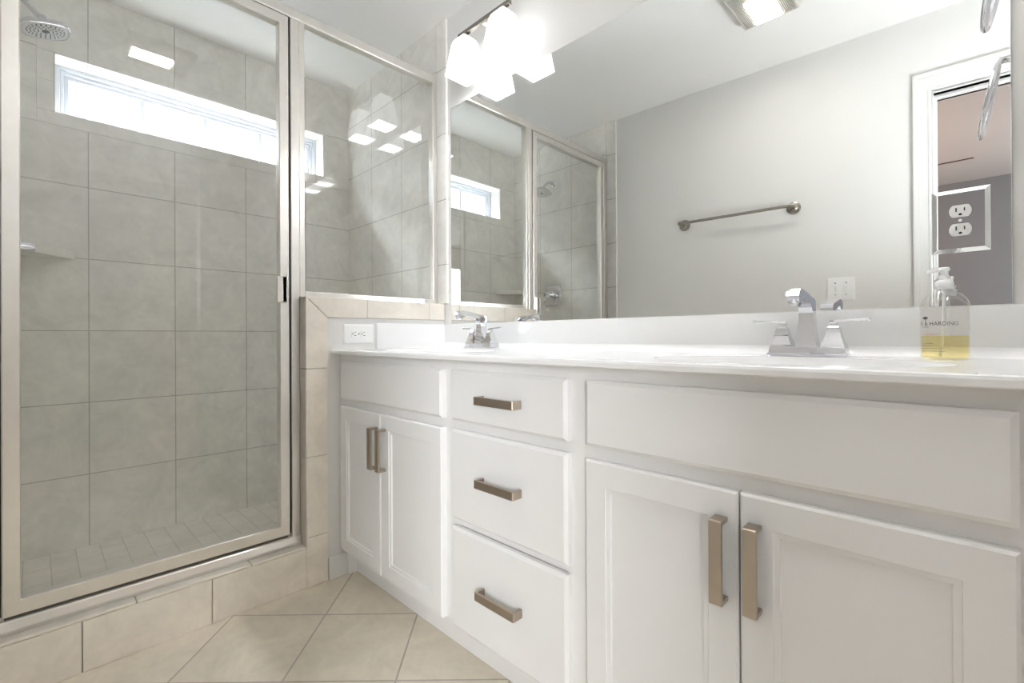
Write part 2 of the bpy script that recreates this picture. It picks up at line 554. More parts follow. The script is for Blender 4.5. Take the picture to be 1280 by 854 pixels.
mb.box(PX1 - .001, FX, 1.264, YM - .008, zt - TW, zt, .002)
# end face and cap
for a, b in zip([0.0, .155, 0.484, 0.815], [.155, 0.484, 0.815, zt]):
    mb.box(PX0 + .001, FX - .001, PY0 - .008, PY0 + .002, a + .001, b - .001, .002)
for a, b in ((PY0 - .008, 0.955), (0.957, 1.262), (1.264, YM - .007)):
    mb.box(PX0 - .006, FX - .0005, a, b, PZ - .001, zt + .001, .0025, 2)
struct('trim_4', mb, [TRIMTILE, GROUT])
mb = MB()
mb.box(PX0 - .006, PX0 + .002, PY0 - .004, YM - .007, 0.04, PZ)
struct('trim_5', mb, SHTRIM)

# curb under the shower door
mb = MB()
mb.cur = 1
mb.box(PX0, -1.781, YO, PY0 - .006, 0, .148)
mb.cur = 0
ys = [YO, 0.094, 0.407, PY0 - .006]
for a, b in zip(ys[:-1], ys[1:]):
    mb.box(-1.783, -1.7735, a + .0013, b - .0013, 0.001, .1432, .0008)
ys = [YO, 0.214, 0.5245, PY0 - .006]
for a, b in zip(ys[:-1], ys[1:]):
    mb.box(PX0 - .006, -1.7735, a + .0013, b - .0013, .1438, .153, .0045, 3)
mb.box(PX0 - .008, PX0 + .002, YO, PY0 - .006, 0.04, .144)
struct('trim_6', mb, [TRIMTILE, GROUT])

# baseboards
def baseboard(name, x0, x1, y0, y1, h=.088):
    mb = MB(); mb.box(x0, x1, y0, y1, 0, h, .004, 2)
    return struct(name, mb, TRIMW)
baseboard('baseboard_half_wall', PX1 - .001, PX1 + .013, PY0 + TW + .001, .901)
skew_mesh(baseboard('baseboard_door_side', XF + .002, OPX0 - .09, YO - .007, YO + .007))

# door casing and jambs in the opposite wall, bedroom beyond it
mb = MB()
cw = 0.066
def casing(mb, x_in, sgn, ztop):
    xo = x_in + sgn * cw
    a, b = sorted((x_in, xo))
    mb.box(a, b, YO - .007, YO + .006, 0, ztop, .003, 2)
    a, b = sorted((xo, xo - sgn * .022))
    mb.box(a, b, YO - .007, YO + .012, 0, ztop, .004, 2)
    a, b = sorted((x_in, x_in + sgn * .012))
    mb.box(a, b, YO - .007, YO + .009, 0, ztop - .090 + .012, .003, 2)
ci0, ci1, ciz = OPX0 - .008, OPX1 + .008, OPZ + .010
cz = .090
casing(mb, ci0, -1, ciz + cz)
casing(mb, ci1, 1, ciz + cz)
mb.box(ci0 - .01, ci1 + .01, YO - .007, YO + .0055, ciz, ciz + cz, .003, 2)
mb.box(ci0 - cw + .001, ci1 + cw - .001, YO - .007, YO + .0115, ciz + cz - .022, ciz + cz, .004, 2)
mb.box(ci0 + .001, ci1 - .001, YO - .007, YO + .0085, ciz, ciz + .012, .003, 2)
skew_mesh(struct('trim_7', mb, TRIMW))
mb = MB()
mb.box(OPX0 - .015, OPX0, YO - .125, YO - .003, 0, OPZ + .004, .002)
mb.box(OPX1, OPX1 + .015, YO - .125, YO - .003, 0, OPZ + .004, .002)
mb.box(OPX0 - .015, OPX1 + .015, YO - .125, YO - .003, OPZ, OPZ + .016, .002)
mb.box(OPX0 - .002, OPX0 + .01, YO - .07, YO - .035, 0, OPZ, .002)
mb.box(OPX0, OPX1, YO - .07, YO - .035, OPZ - .012, OPZ + .002, .002)
skew_mesh(struct('door_1', mb, TRIMW))
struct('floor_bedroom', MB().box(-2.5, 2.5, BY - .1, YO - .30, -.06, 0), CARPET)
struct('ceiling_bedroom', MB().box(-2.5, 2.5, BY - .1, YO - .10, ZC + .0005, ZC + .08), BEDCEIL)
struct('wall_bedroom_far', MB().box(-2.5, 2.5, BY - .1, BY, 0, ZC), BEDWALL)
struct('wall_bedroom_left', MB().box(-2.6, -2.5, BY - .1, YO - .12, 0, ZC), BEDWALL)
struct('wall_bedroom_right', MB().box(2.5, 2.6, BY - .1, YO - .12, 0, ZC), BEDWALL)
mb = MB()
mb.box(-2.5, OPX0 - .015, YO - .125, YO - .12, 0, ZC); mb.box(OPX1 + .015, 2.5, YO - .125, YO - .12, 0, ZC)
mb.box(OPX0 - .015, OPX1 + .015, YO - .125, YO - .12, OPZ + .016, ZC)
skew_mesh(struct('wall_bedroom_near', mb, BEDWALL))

# ------------------------------------------------------------------ vanity cabinet
FY = 0.826                         # door and drawer faces
FRY = 0.845                        # face frame
VX0, VX1 = -1.7705, 0.088
van = thing('vanity_cabinet', ((VX0 + VX1) / 2, 1.1, 0), 'long white double-sink vanity cabinet with shaker doors and three drawers under the mirror', 'vanity')
ZB, ZT = 0.112, 0.8665
LX0, LX1 = -1.740, -1.0995         # left sink bay
DX0, DX1 = -1.055, -0.6435         # drawers
RX0, RX1 = -0.594, 0.040           # right sink bay
zf0, zf1 = 0.697, 0.838            # false fronts / top drawer
zd1 = 0.669
mb = MB()
# face frame: stiles and rails
for a, b in ((VX0, LX0 + .012), (LX1 - .012, DX0 + .012), (DX1 - .012, RX0 + .012), (RX1 - .012, VX1)):
    mb.box(a, b, FRY, FRY + .02, ZB, ZT)
for a, b in ((ZB, ZB + .03), (zd1 - .012, zf0 + .012), (zf1 - .012, ZT)):
    mb.box(VX0, VX1, FRY + .0004, FRY + .02, a, b)
mb.box(DX0, DX1, FRY + .0004, FRY + .02, .40, .42)
mb.box(VX0, VX0 + .016, FRY + .019, YM - .01, 0, ZT - .002)
mb.box(VX1 - .016, VX1, FRY + .019, YM - .01, 0, ZT - .002)
mb.box(VX0, VX1, FRY + .019, YM - .01, ZB, ZB + .016)
mb.box(VX0, VX1, YM - .016, YM - .006, 0, ZT - .002)
mb.box(DX0 - .02, DX0 - .005, FRY + .02, YM - .02, ZB, ZT - .1)
mb.box(DX1 + .005, DX1 + .02, FRY + .02, YM - .02, ZB, ZT - .1)
mb.build('body', CAB, van)
mb = MB(); mb.box(VX0 + .017, VX1 - .017, 0.902, 0.918, 0.0005, ZB)
mb.build('toe_kick', CAB, van)


def pull(parent, cx, cz, vertical, face=FY):
    L, W, D, t = 0.142, 0.0205, 0.031, 0.0075
    h = L / 2; e = 0.002
    poly = [(-h, 0), (-h, -D + e), (-h + e, -D), (h - e, -D), (h, -D + e), (h, 0), (h - t, 0), (h - t, -D + t), (-h + t, -D + t), (-h + t, 0)]
    loops = []
    for k, inset in ((-W / 2, .0007), (-W / 2 + .0008, 0), (W / 2 - .0008, 0), (W / 2, .0007)):
        lp = []
        for a, dd in poly:
            if vertical: lp.append((cx + k, face + dd, cz + a))
            else: lp.append((cx + a, face + dd, cz + k))
        loops.append(lp)
    m = MB().loft(loops)
    return m.build('handle', BRONZE, parent, label='bronze-toned square bar pull')


def slab(name, x0, x1, z0, z1):
    m = MB()
    m.loft([rect_y(x0, x1, z0, z1, 0, FRY - .0004), rect_y(x0, x1, z0, z1, 0, FY + .006), rect_y(x0, x1, z0, z1, .002, FY + .0045), rect_y(x0, x1, z0, z1, .008, FY)])
    return m.build(name, CAB, van)


def shaker(x0, x1, z0, z1):
    m = MB()
    R = lambda off, y: rect_y(x0, x1, z0, z1, off, y)
    m.loft([R(0, FRY - .0004), R(0, FY + .004), R(.004, FY), R(.050, FY), R(.0515, FY + .003), R(.0595, FY + .0035), R(.061, FY + .008)])
    return m.build('door', CAB, van)


slab('false_front', LX0, LX1, zf0, zf1)
slab('false_front', RX0, RX1, zf0, zf1)
dz = [(zf0, zf1), (0.4205, 0.672), (0.117, 0.399)]
dxc = (DX0 + DX1) / 2
for (a, b), hz in zip(dz, (0.7665, 0.551, 0.262)):
    dr = slab('drawer', DX0, DX1, a, b)
    pull(dr, dxc - .002, hz, False)
for x0, x1, hx in ((LX0, -1.4415, -1.4665), (-1.4385, LX1, -1.4135), (RX0, -0.2825, -0.3090), (-0.2795, RX1, -0.2555)):
    dd = shaker(x0, x1, 0.117, zd1)
    pull(dd, hx, 0.5525, True)

# ------------------------------------------------------------------ countertop with two integral bowls
CX0, CX1, CYF, CYB, CZ0, CZ1 = -1.771, 0.0895, 0.806, 1.339, 0.867, 0.8835
ct = thing('countertop', ((CX0 + CX1) / 2, 1.08, CZ0), 'glossy white double-bowl vanity countertop with white backsplash below the mirror', 'countertop')
mb = MB()
bowls = [(-1.39, 1.03), (-0.27, 1.03)]
RXB, RYB, DEP = 0.255, 0.165, 0.125
N = 96
yF, yB = CYF + .006, 1.26
def top_rect(x0, x1, y0, y1):
    mb.add([(x0, y0, CZ1), (x1, y0, CZ1), (x1, y1, CZ1), (x0, y1, CZ1)], [(0, 1, 2, 3)])
hw = 0.275
prev = CX0
for bx, by in bowls:
    top_rect(prev, bx - hw, yF, yB)
    prev = bx + hw
    loops = []
    outer = []
    for k in range(N):
        a = 2 * math.pi * (k + .5) / N
        c, s_ = math.cos(a), math.sin(a)
        tx = hw / abs(c) if abs(c) > 1e-9 else 1e9
        ty = ((yB - by) if s_ > 0 else (by - yF)) / abs(s_) if abs(s_) > 1e-9 else 1e9
        q = min(tx, ty)
        outer.append((bx + c * q, by + s_ * q, CZ1))
    loops.append(outer)
    for sr in (1.0, .985, .96, .92, .85, .75, .62, .45, .28, .1):
        zdep = DEP * (1 - sr ** 3.2)
        if sr == 1.0: zdep = 0
        loops.append([(bx + RXB * sr * math.cos(2 * math.pi * (k + .5) / N), by + RYB * sr * math.sin(2 * math.pi * (k + .5) / N), CZ1 - zdep) for k in range(N)])
    mb.loft(loops, cap0=False, cap1=True)
top_rect(prev, CX1, yF, yB)
# rounded front edge, cove to the backsplash, underside
prof = [(CYF + .02, CZ0), (CYF + .002, CZ0), (CYF, CZ0 + .002), (CYF, CZ1 - .006), (CYF + .0018, CZ1 - .0018), (CYF + .006, CZ1)]
mb.loft([[(x, y, z) for y, z in prof] for x in (CX0, CX1)], False, False, closed=False)
cove = [(yB, CZ1)] + [(CYB - .022 + .022 * math.sin(t * math.pi / 12), CZ1 + .022 - .022 * math.cos(t * math.pi / 12)) for t in range(0, 7)]
mb.loft([[(x, y, z) for y, z in cove] for x in (CX0, CX1)], False, False, closed=False)
mb.add([(CX0, CYF + .02, CZ0), (CX1, CYF + .02, CZ0), (CX1, FRY + .03, CZ0), (CX0, FRY + .03, CZ0)], [(0, 1, 2, 3)])
mb.add([(CX0, CYF + .002, CZ0), (CX0, CYB, CZ0), (CX0, CYB, CZ1), (CX0, CYF + .006, CZ1), (CX0, CYF, CZ1 - .006)], [(0, 1, 2, 3, 4)])
mb.add([(CX1, CYF + .002, CZ0), (CX1, CYB, CZ0), (CX1, CYB, CZ1), (CX1, CYF + .006, CZ1), (CX1, CYF, CZ1 - .006)], [(0, 1, 2, 3, 4)])
slab_o = mb.build('slab', COUNTER, ct, smooth=True, recalc=True)
for p in slab_o.data.polygons:
    p.use_smooth = abs(p.normal.z) < 0.99995 and p.area < 0.003 or p.area > .003 and 0.02 < abs(p.normal.z) < 0.98
mb = MB(); mb.box(CX0, CX1, CYB, YM - .0005, CZ1 - .01, 0.9905, .003, 2)
mb.build('backsplash', COUNTER, ct, smooth=True)
mb = MB(); mb.box(CX0, CX0 + .019, 0.994, CYB + .001, CZ1 - .001, 0.9905, .003, 2)
mb.build('side_splash', COUNTER, ct, smooth=True)
for bx, by in bowls:
    mb = MB(); zb = CZ1 - DEP
    mb.disc((bx, by, zb - .004), (0, 0, 1), [(.012, 0), (.022, .002), (.022, .006), (.017, .008)])
    mb.disc((bx, by, zb + .004), (0, 0, 1), [(.012, 0), (.013, .003), (.011, .006)])
    mb.build('drain', CHROME, ct, smooth=True)

# ------------------------------------------------------------------ mirror
mir = MB().box(-1.716, 0.0575, YM - .006, YM - .0004, 0.991, 1.987, .0008)
mir = tag(mir.build('vanity_mirror', MIRROR), 'large frameless wall mirror running above the whole vanity countertop', 'mirror')

# ------------------------------------------------------------------ faucets
FZ = CZ1 + .0004
fau = thing('faucet', (-0.27, 1.245, FZ), 'chrome two-handle faucet at the near sink beside the soap bottle', 'faucet', 'sink faucets')
fx, fy = -0.27, 1.245
mb = MB()
mb.loft([sq(fx, fy, .079, .027, FZ), sq(fx, fy, .079, .027, FZ + .005), sq(fx, fy, .0755, .0245, FZ + .0075), sq(fx, fy, .0735, .023, FZ + .0205), sq(fx, fy, .0725, .022, FZ + .0215)])
mb.build('base_plate', CHROME, fau)
for sgn in (-1, 1):
    hx = fx + sgn * .051
    mb = MB()
    mb.loft([sq(hx, fy, h, h, FZ + z) for h, z in ((.0225, .0212), (.0215, .026), (.0185, .034), (.0155, .043), (.0135, .052), (.0122, .0605), (.0122, .064), (.010, .0655), (.0075, .068), (.0068, .0705), (.0075, .074), (.006, .0765))])
    hb = mb.build('handle', CHROME, fau, smooth=True)
    mb = MB()
    a, b = hx - sgn * .008, hx + sgn * .060
    lp = []
    for x, wy, z in ((a, .0055, .0752), (a + sgn * .012, .0065, .0765), (b - sgn * .012, .0055, .079), (b, .0048, .0797)):
        lp.append([(x, fy - wy, FZ + z), (x, fy + wy, FZ + z), (x, fy + wy * .8, FZ + z + .0045), (x, fy - wy * .8, FZ + z + .0045)])
    mb.loft(lp)
    mb.disc((b, fy, FZ + .082), (sgn, 0, 0), [(.0025, -.002), (.0042, 0), (.0042, .003), (.0025, .005)], 14)
    mb.build('lever', CHROME, hb, smooth=True)
mb = MB()
mb.loft([sq(fx, fy, h, h, FZ + z) for h, z in ((.0215, .0212), (.0205, .026), (.0185, .040), (.0165, .057), (.015, .076), (.0142, .094), (.0142, .1))])
# squared neck rising forward to the outlet
side = [(.0142, .098), (.0142, .119), (.0115, .1255), (.005, .129), (-.03, .136), (-.07, .143), (-.10, .1468), (-.112, .1455), (-.123, .140), (-.1275, .132), (-.1225, .1195), (-.109, .1165), (-.100, .1225), (-.088, .1265), (-.06, .1240), (-.036, .1185), (-.022, .1105), (-.0142, .098)]
def half_w(yy):
    return .0140 - .0022 * min(max(-yy / .1, 0), 1)
mb.loft([[(fx + sg * half_w(yy), fy + yy, FZ + z2) for yy, z2 in side] for sg in (-1, 1)])
sp = mb.build('spout', CHROME, fau)
mb = MB(); mb.disc((fx, fy - .1155, FZ + .1195), (0, -.15, -1), [(.0095, -.004), (.0098, 0), (.0098, .006), (.0082, .0065)], 24)
aer = mb.build('aerator', CHROME, sp, smooth=True)
f2 = copy_tree(fau)
f2.location = (-1.39, 1.245, FZ)
f2['label'] = 'chrome two-handle faucet at the far sink, nearest the shower half wall'

# ------------------------------------------------------------------ soap bottle
bx, by, bz = -0.0385, 1.235, FZ + .0003
sb = thing('soap_bottle', (bx, by, bz), 'clear plastic pump bottle half filled with yellow hand soap on the countertop', 'soap bottle')
def ell(rx, ry, z, n=40):
    return [(bx + rx * math.cos(2 * math.pi * k / n), by + ry * math.sin(2 * math.pi * k / n), bz + z) for k in range(n)]
prof = [(.030, .020, 0), (.0345, .0245, .0015), (.0362, .0262, .006), (.0366, .0266, .012), (.0366, .0266, .095), (.0362, .0262, .103), (.0345, .025, .111), (.031, .023, .118), (.0255, .020, .1245), (.019, .016, .129), (.014, .013, .1315), (.0122, .0122, .134), (.0122, .0122, .1365)]
mb = MB(); mb.loft([ell(*p) for p in prof]); mb.build('bottle', BOTTLE, sb, smooth=True)
mb = MB(); mb.loft([ell(a - .002, b - .002, z + .0015) for a, b, z in prof[:4]] + [ell(.0346, .0246, .0455)])
mb.build('liquid_soap', SOAP, sb, smooth=True, label='yellow liquid soap')
mb = MB()
mb.disc((bx, by, bz + .1362), (0, 0, 1), [(.0138, 0), (.0146, .0015), (.0146, .012), (.0125, .0155), (.0115, .0165)], 32)
mb.disc((bx, by, bz + .1515), (0, 0, 1), [(.0085, 0), (.009, .002), (.009, .0085), (.0075, .0095)], 24)
mb.build('collar', PUMP, sb, smooth=True, label='white pump collar')
mb = MB()
mb.disc((bx, by, bz + .1595), (0, 0, 1), [(.0065, 0), (.0065, .011), (.0085, .0125), (.0092, .0155), (.0075, .0178)], 24)
lp = []
for x, hy, z0, z1 in ((.008, .006, .171, .177), (-.004, .0062, .170, .1775), (-.014, .0048, .1695, .1765), (-.0225, .0038, .1685, .174), (-.0245, .003, .167, .1715)):
    lp.append([(bx + x, by - hy, bz + z0), (bx + x, by + hy, bz + z0), (bx + x, by + hy * .7, bz + z1), (bx + x, by - hy * .7, bz + z1)])
mb.loft(lp)
mb.disc((bx + .0095, by, bz + .1565), (1, 0, -.15), [(.003, 0), (.0035, .002), (.002, .004)], 12)
mb.build('pump_head', PUMP, sb, smooth=True, label='white pump head with nozzle')
mb = MB(); mb.tube([(bx, by, bz + .135), (bx - .001, by, bz + .07), (bx - .006, by, bz + .006)], .0026, 10)
mb.build('dip_tube', PUMP, sb, smooth=True)

def on_bottle(px, off=.0004):
    """arc position px (m, 0 = front centre) -> point on the bottle wall"""
    rx, ry = .0366 + off, .0266 + off
    a = -math.pi / 2; s = 0; st = 1 if px > 0 else -1
    while s < abs(px):
        da = .004; a += st * da
        s += math.hypot(rx * math.sin(a), ry * math.cos(a)) * da
        if abs(a + math.pi / 2) > 2.5: break
    return bx + rx * math.cos(a), by + ry * math.sin(a)

def text_mesh(txt, size):
    cu = bpy.data.curves.new('t', 'FONT'); cu.body = txt; cu.size = size; cu.resolution_u = 2
    to = bpy.data.objects.new('t', cu); COL.objects.link(to)
    dg = bpy.context.evaluated_depsgraph_get(); dg.update()
    me = bpy.data.meshes.new_from_object(to.evaluated_get(dg))
    out = ([v.co[:] for v in me.vertices], [list(p.vertices) for p in me.polygons])
    bpy.data.objects.remove(to); bpy.data.curves.remove(cu); bpy.data.meshes.remove(me)
    return out
def bar(mb, x0, x1, z0, z1, n=12):
    for k in range(n):
        a, b = x0 + (x1 - x0) * k / n, x0 + (x1 - x0) * (k + 1) / n
        A, B = on_bottle(a), on_bottle(b)
        mb.add([A + (bz + z0,), B + (bz + z0,), B + (bz + z1,), A + (bz + z1,)], [(0, 1, 2, 3)])
mb = MB()
tv, tf = text_mesh('IS & HARDING', 0.0085)
xmax = max(p[0] for p in tv); sc_ = .060 / xmax
vs = []
for p in tv:
    qx, qy = on_bottle(-.0395 + p[0] * sc_)
    vs.append((qx, qy, bz + .0650 + p[1] * 1.3))
mb.add(vs, tf)
mb.build('label_print', INK, sb, recalc=False, label='dark grey printed lettering')
# little tree emblem: crown of round clumps, trunk, ground line
mb = MB()
for ex, ez, er in ((-.0315, .0795, .0022), (-.029, .0805, .0026), (-.0262, .0797, .0024), (-.0285, .0785, .0022)):
    ps = [on_bottle(ex + er * math.cos(2 * math.pi * k / 12)) + (bz + ez + er * .9 * math.sin(2 * math.pi * k / 12),) for k in range(12)]
    mb.add(ps, [tuple(range(12))])
bar(mb, -.0288, -.0275, .0735, .0785, 1)
bar(mb, -.034, -.0225, .0618, .0626)
mb.build('label_emblem', INK, sb, recalc=False, label='dark tree emblem')
mb = MB()
bar(mb, -.030, -.016, .0305, .0311); bar(mb, -.036, -.020, .0255, .0260); bar(mb, -.036, -.002, .0205, .021); bar(mb, -.036, .002, .0155, .016)
mb.build('label_rule', INK, sb, recalc=False, label='thin dark printed lines')
mb = MB(); bar(mb, -.037, -.006, .0488, .0495); bar(mb, -.037, -.010, .0468, .0472)
mb.build('label_line', REDINK, sb, recalc=False, label='red printed line')

# ------------------------------------------------------------------ outlets and switch
def receptacle(mb_face, mb_slot, c, U, V, Nn):
    """duplex face: U = width dir, V = height dir, Nn = normal"""
    c, U, V, Nn = Vector(c), Vector(U), Vector(V), Vector(Nn)
    pts = []
    R, hh = .0172, .0125
    for k in range(40):
        a = 2 * math.pi * k / 40
        x, y = R * math.cos(a), R * math.sin(a)
        y = max(-hh, min(hh, y * 1.0))
        pts.append((x, y))
    lo = [c + U * x + V * y for x, y in pts]
    hi = [c + U * x * .97 + V * y * .97 + Nn * .0024 for x, y in pts]
    mid = [c + U * x + V * y + Nn * .0016 for x, y in pts]
    mb_face.loft([lo, mid, hi])
    def slotrect(x, y, w_, h_):
        q = [c + U * (x + a * w_) + V * (y + b * h_) + Nn * n for n in (.0019, .0027) for a, b in ((-.5, -.5), (.5, -.5), (.5, .5), (-.5, .5))]
        mb_slot.add(q, [(0, 1, 2, 3), (4, 5, 6, 7), (0, 1, 5, 4), (1, 2, 6, 5), (2, 3, 7, 6), (3, 0, 4, 7)])
    slotrect(-.0063, .0028, .0022, .0085); slotrect(.0063, .0028, .0020, .007)
    q = []
    for n in (.0019, .0027):
        q.append([c + U * .0027 * math.cos(a) + V * (-.0075 + .0027 * max(math.sin(a), -.6)) + Nn * n for a in [2 * math.pi * k / 14 for k in range(14)]])
    mb_slot.loft(q)

# mirrored plate on the mirror
ox, oz, oyy = -0.0165, 1.1685, YM - .0062
op = thing('mirror_outlet', (ox, oyy, oz - .066), 'white duplex outlet with a mirrored cover on the big wall mirror, behind the soap bottle', 'outlet')
mb = MB()
hx_, hz_ = .0445, .066
mb.loft([rect_y(ox - hx_, ox + hx_, oz - hz_, oz + hz_, 0, oyy), rect_y(ox - hx_, ox + hx_, oz - hz_, oz + hz_, .0004, oyy - .0018), rect_y(ox - hx_, ox + hx_, oz - hz_, oz + hz_, .0085, oyy - .0052)])
mb.build('cover_plate', MIRROR, op, label='mirrored plate with bevelled edge')
for k in (1, -1):
    mf, ms = MB(), MB()
    receptacle(mf, ms, (ox, oyy - .0052, oz + k * .0193), (1, 0, 0), (0, 0, 1), (0, -1, 0))
    rc = mf.build('receptacle', PLASTIC, op)
    ms.build('slot', BLACK, rc)
mb = MB(); mb.disc((ox, oyy - .005, oz), (0, -1, 0), [(.0032, 0), (.0032, .0016), (.002, .0022)], 16)
mb.build('screw', PLASTIC, op, smooth=True)

# horizontal outlet on the half wall
px, py, pz = PX1 + .0003, 0.919, 0.9455
o2 = thing('wall_outlet', (px, py, pz - .035), 'white duplex outlet mounted sideways on the half wall next to the side splash', 'outlet')
mb = MB()
def rect_x(y0, y1, z0, z1, off, x):
    return [(x, y0 + off, z0 + off), (x, y1 - off, z0 + off), (x, y1 - off, z1 - off), (x, y0 + off, z1 - off)]
mb.loft([rect_x(py - .0645, py + .0645, pz - .0385, pz + .0385, 0, px), rect_x(py - .0645, py + .0645, pz - .0385, pz + .0385, .0005, px + .0035), rect_x(py - .0645, py + .0645, pz - .0385, pz + .0385, .004, px + .0058)])
mb.build('cover_plate', PLASTIC, o2)
for k in (1, -1):
    mf, ms = MB(), MB()
    receptacle(mf, ms, (px + .0056, py + k * .0193, pz), (0, 0, 1), (0, 1, 0), (1, 0, 0))
    rc = mf.build('receptacle', PLASTIC, o2)
    ms.build('slot', BLACK, rc)
mb = MB(); mb.disc((px + .0056, py, pz), (1, 0, 0), [(.003, 0), (.003, .001), (.002, .0014)], 16)
mb.build('screw', SATIN, o2, smooth=True)

# double light switch on the opposite wall
sx, sz, sy = -0.478, 1.166, YO - .0058
sw = thing('light_switch', (sx, sy, sz - .06), 'white double toggle switch plate on the painted wall opposite the mirror', 'switch')
mb = MB()
mb.loft([rect_y(sx - .059, sx + .059, sz - .0585, sz + .0585, 0, sy), rect_y(sx - .059, sx + .059, sz - .0585, sz + .0585, .0005, sy + .0035), rect_y(sx - .059, sx + .059, sz - .0585, sz + .0585, .004, sy + .006)])
mb.build('cover_plate', PLASTIC, sw)
for k in (-1, 1):
    cx_ = sx + k * .023
    mb = MB(); mb.box(cx_ - .005, cx_ + .005, sy + .0055, sy + .0075, sz - .012, sz + .012, .0008)
    mb.loft([sq(cx_, sy + .0095, .0035, .003, sz - .003), sq(cx_, sy + .013, .0032, .003, sz + .003), sq(cx_, sy + .0165, .003, .0025, sz + .009)])
    mb.build('toggle', PLASTIC, sw)
    for j in (-1, 1):
        mb = MB(); mb.disc((cx_, sy + .0055, sz + j * .030), (0, 1, 0), [(.003, 0), (.003, .001), (.002, .0015)], 14)
        mb.build('screw', SATIN, sw, smooth=True)
skew_thing(sw)

# ------------------------------------------------------------------ towel bar and towel ring
tb = thing('towel_bar', (-0.98, YO - .006, 1.617), 'brushed nickel towel bar on the painted wall opposite the mirror', 'towel bar')
ty = YO - .0058
for xx in (-1.275, -0.684):
    mb = MB()
    mb.disc((xx, ty, 1.616), (0, 1, 0), [(.033, 0), (.034, .003), (.032, .006), (.026, .008), (.024, .012), (.014, .016), (.010, .022), (.009, .045), (.0105, .055), (.012, .062)], 32)
    mb.disc((xx, ty + .062, 1.618), (1, 0, 0), [(.006, -.018), (.0105, -.014), (.0115, 0), (.0105, .014), (.006, .018)], 24)
    mb.build('bracket', SATIN, tb, smooth=True)
mb = MB(); mb.tube([(-1.288, ty + .062, 1.618), (-0.672, ty + .062, 1.618)], .0085, 20)
mb.build('bar', SATIN, tb, smooth=True)
skew_thing(tb)

ry, rz = 1.055, 1.593
tr = thing('towel_ring', (XR, ry, rz), 'chrome towel ring on the end wall right of the mirror, seen as a reflection', 'towel ring')
mb = MB()
mb.disc((XR - .0002, ry, rz + .004), (-1, 0, 0), [(.027, 0), (.028, .003), (.026, .006), (.020, .008), (.012, .011), (.009, .016), (.008, .034), (.009, .040), (.004, .044)], 32)
mb.build('bracket', CHROME, tr, smooth=True)
ctr = Vector((.033, ry, 1.507)); ax = Vector((-.20, 0, -1)).normalized(); ay = Vector((0, 1, 0))
mb = MB(); mb.tube([ctr + .086 * (math.cos(a) * ax + math.sin(a) * ay) for a in [2 * math.pi * k / 56 for k in range(56)]], .0052, 14, closed=True)
mb.build('ring', CHROME, tr, smooth=True)

# ------------------------------------------------------------------ vanity lights
vl = thing('vanity_light', (-1.39, YM, 2.12), 'two-shade nickel vanity light with square frosted shades above the mirror by the shower', 'wall light', 'vanity lights')
lx, ly = -1.39, 1.262
mb = MB(); mb.box(lx - .060, lx + .060, YM - .018, YM - .0003, 2.135, 2.255, .004, 2)
mb.build('backplate', NICKEL, vl)
mb = MB(); mb.box(lx - .011, lx + .011, ly, YM - .016, 2.185, 2.207, .002)
mb.build('arm', NICKEL, vl)
mb = MB(); mb.box(lx - .152, lx + .152, ly - .0085, ly + .0085, 2.187, 2.205, .0015)
mb.build('bar', SATIN, vl)
for k in (-1, 1):
    cx_ = lx + k * .1135
    mb = MB()
    mb.disc((cx_, ly, 2.189), (0, 0, -1), [(.010, 0), (.010, .008), (.024, .014), (.026, .026), (.024, .030)], 24)
    sk = mb.build('socket_cup', SATIN, vl, smooth=True)
    # open-bottomed square shade, walls 4 mm thick
    def ssq(h, z):
        e = .14 * h
        return [(cx_ - h + e, ly - h, z), (cx_ + h - e, ly - h, z), (cx_ + h, ly - h + e, z), (cx_ + h, ly + h - e, z), (cx_ + h - e, ly + h, z), (cx_ - h + e, ly + h, z), (cx_ - h, ly + h - e, z), (cx_ - h, ly - h + e, z)]
    def ssq2(h, z):
        e = .03 * h
        return [(cx_ - h + e, ly - h, z), (cx_ + h - e, ly - h, z), (cx_ + h, ly - h + e, z), (cx_ + h, ly + h - e, z), (cx_ + h - e, ly + h, z), (cx_ - h + e, ly + h, z), (cx_ - h, ly + h - e, z), (cx_ - h, ly - h + e, z)]
    mb = MB()
    mb.loft([ssq(.020, 2.172), ssq(.030, 2.170), ssq(.036, 2.163), ssq2(.041, 2.145), ssq2(.0595, 2.018), ssq2(.0595, 2.0165), ssq2(.0545, 2.0165), ssq2(.0365, 2.143), ssq(.031, 2.160), ssq(.018, 2.165)])
    mb.build('shade', SHADE_M, vl, label='glowing frosted glass shade')
    mb = MB()
    mb.disc((cx_, ly, 2.160), (0, 0, -1), [(.012, 0), (.013, .022), (.017, .038), (.0255, .058), (.0285, .075), (.0265, .092), (.018, .104), (.006, .109)], 24)
    mb.build('bulb', BULB_M, sk, smooth=True, label='lit bulb')
v2 = copy_tree(vl)
v2.location = (-0.27, YM, 2.12)
v2['label'] = 'two-shade nickel vanity light above the near sink, seen only reflected in the shower glass'

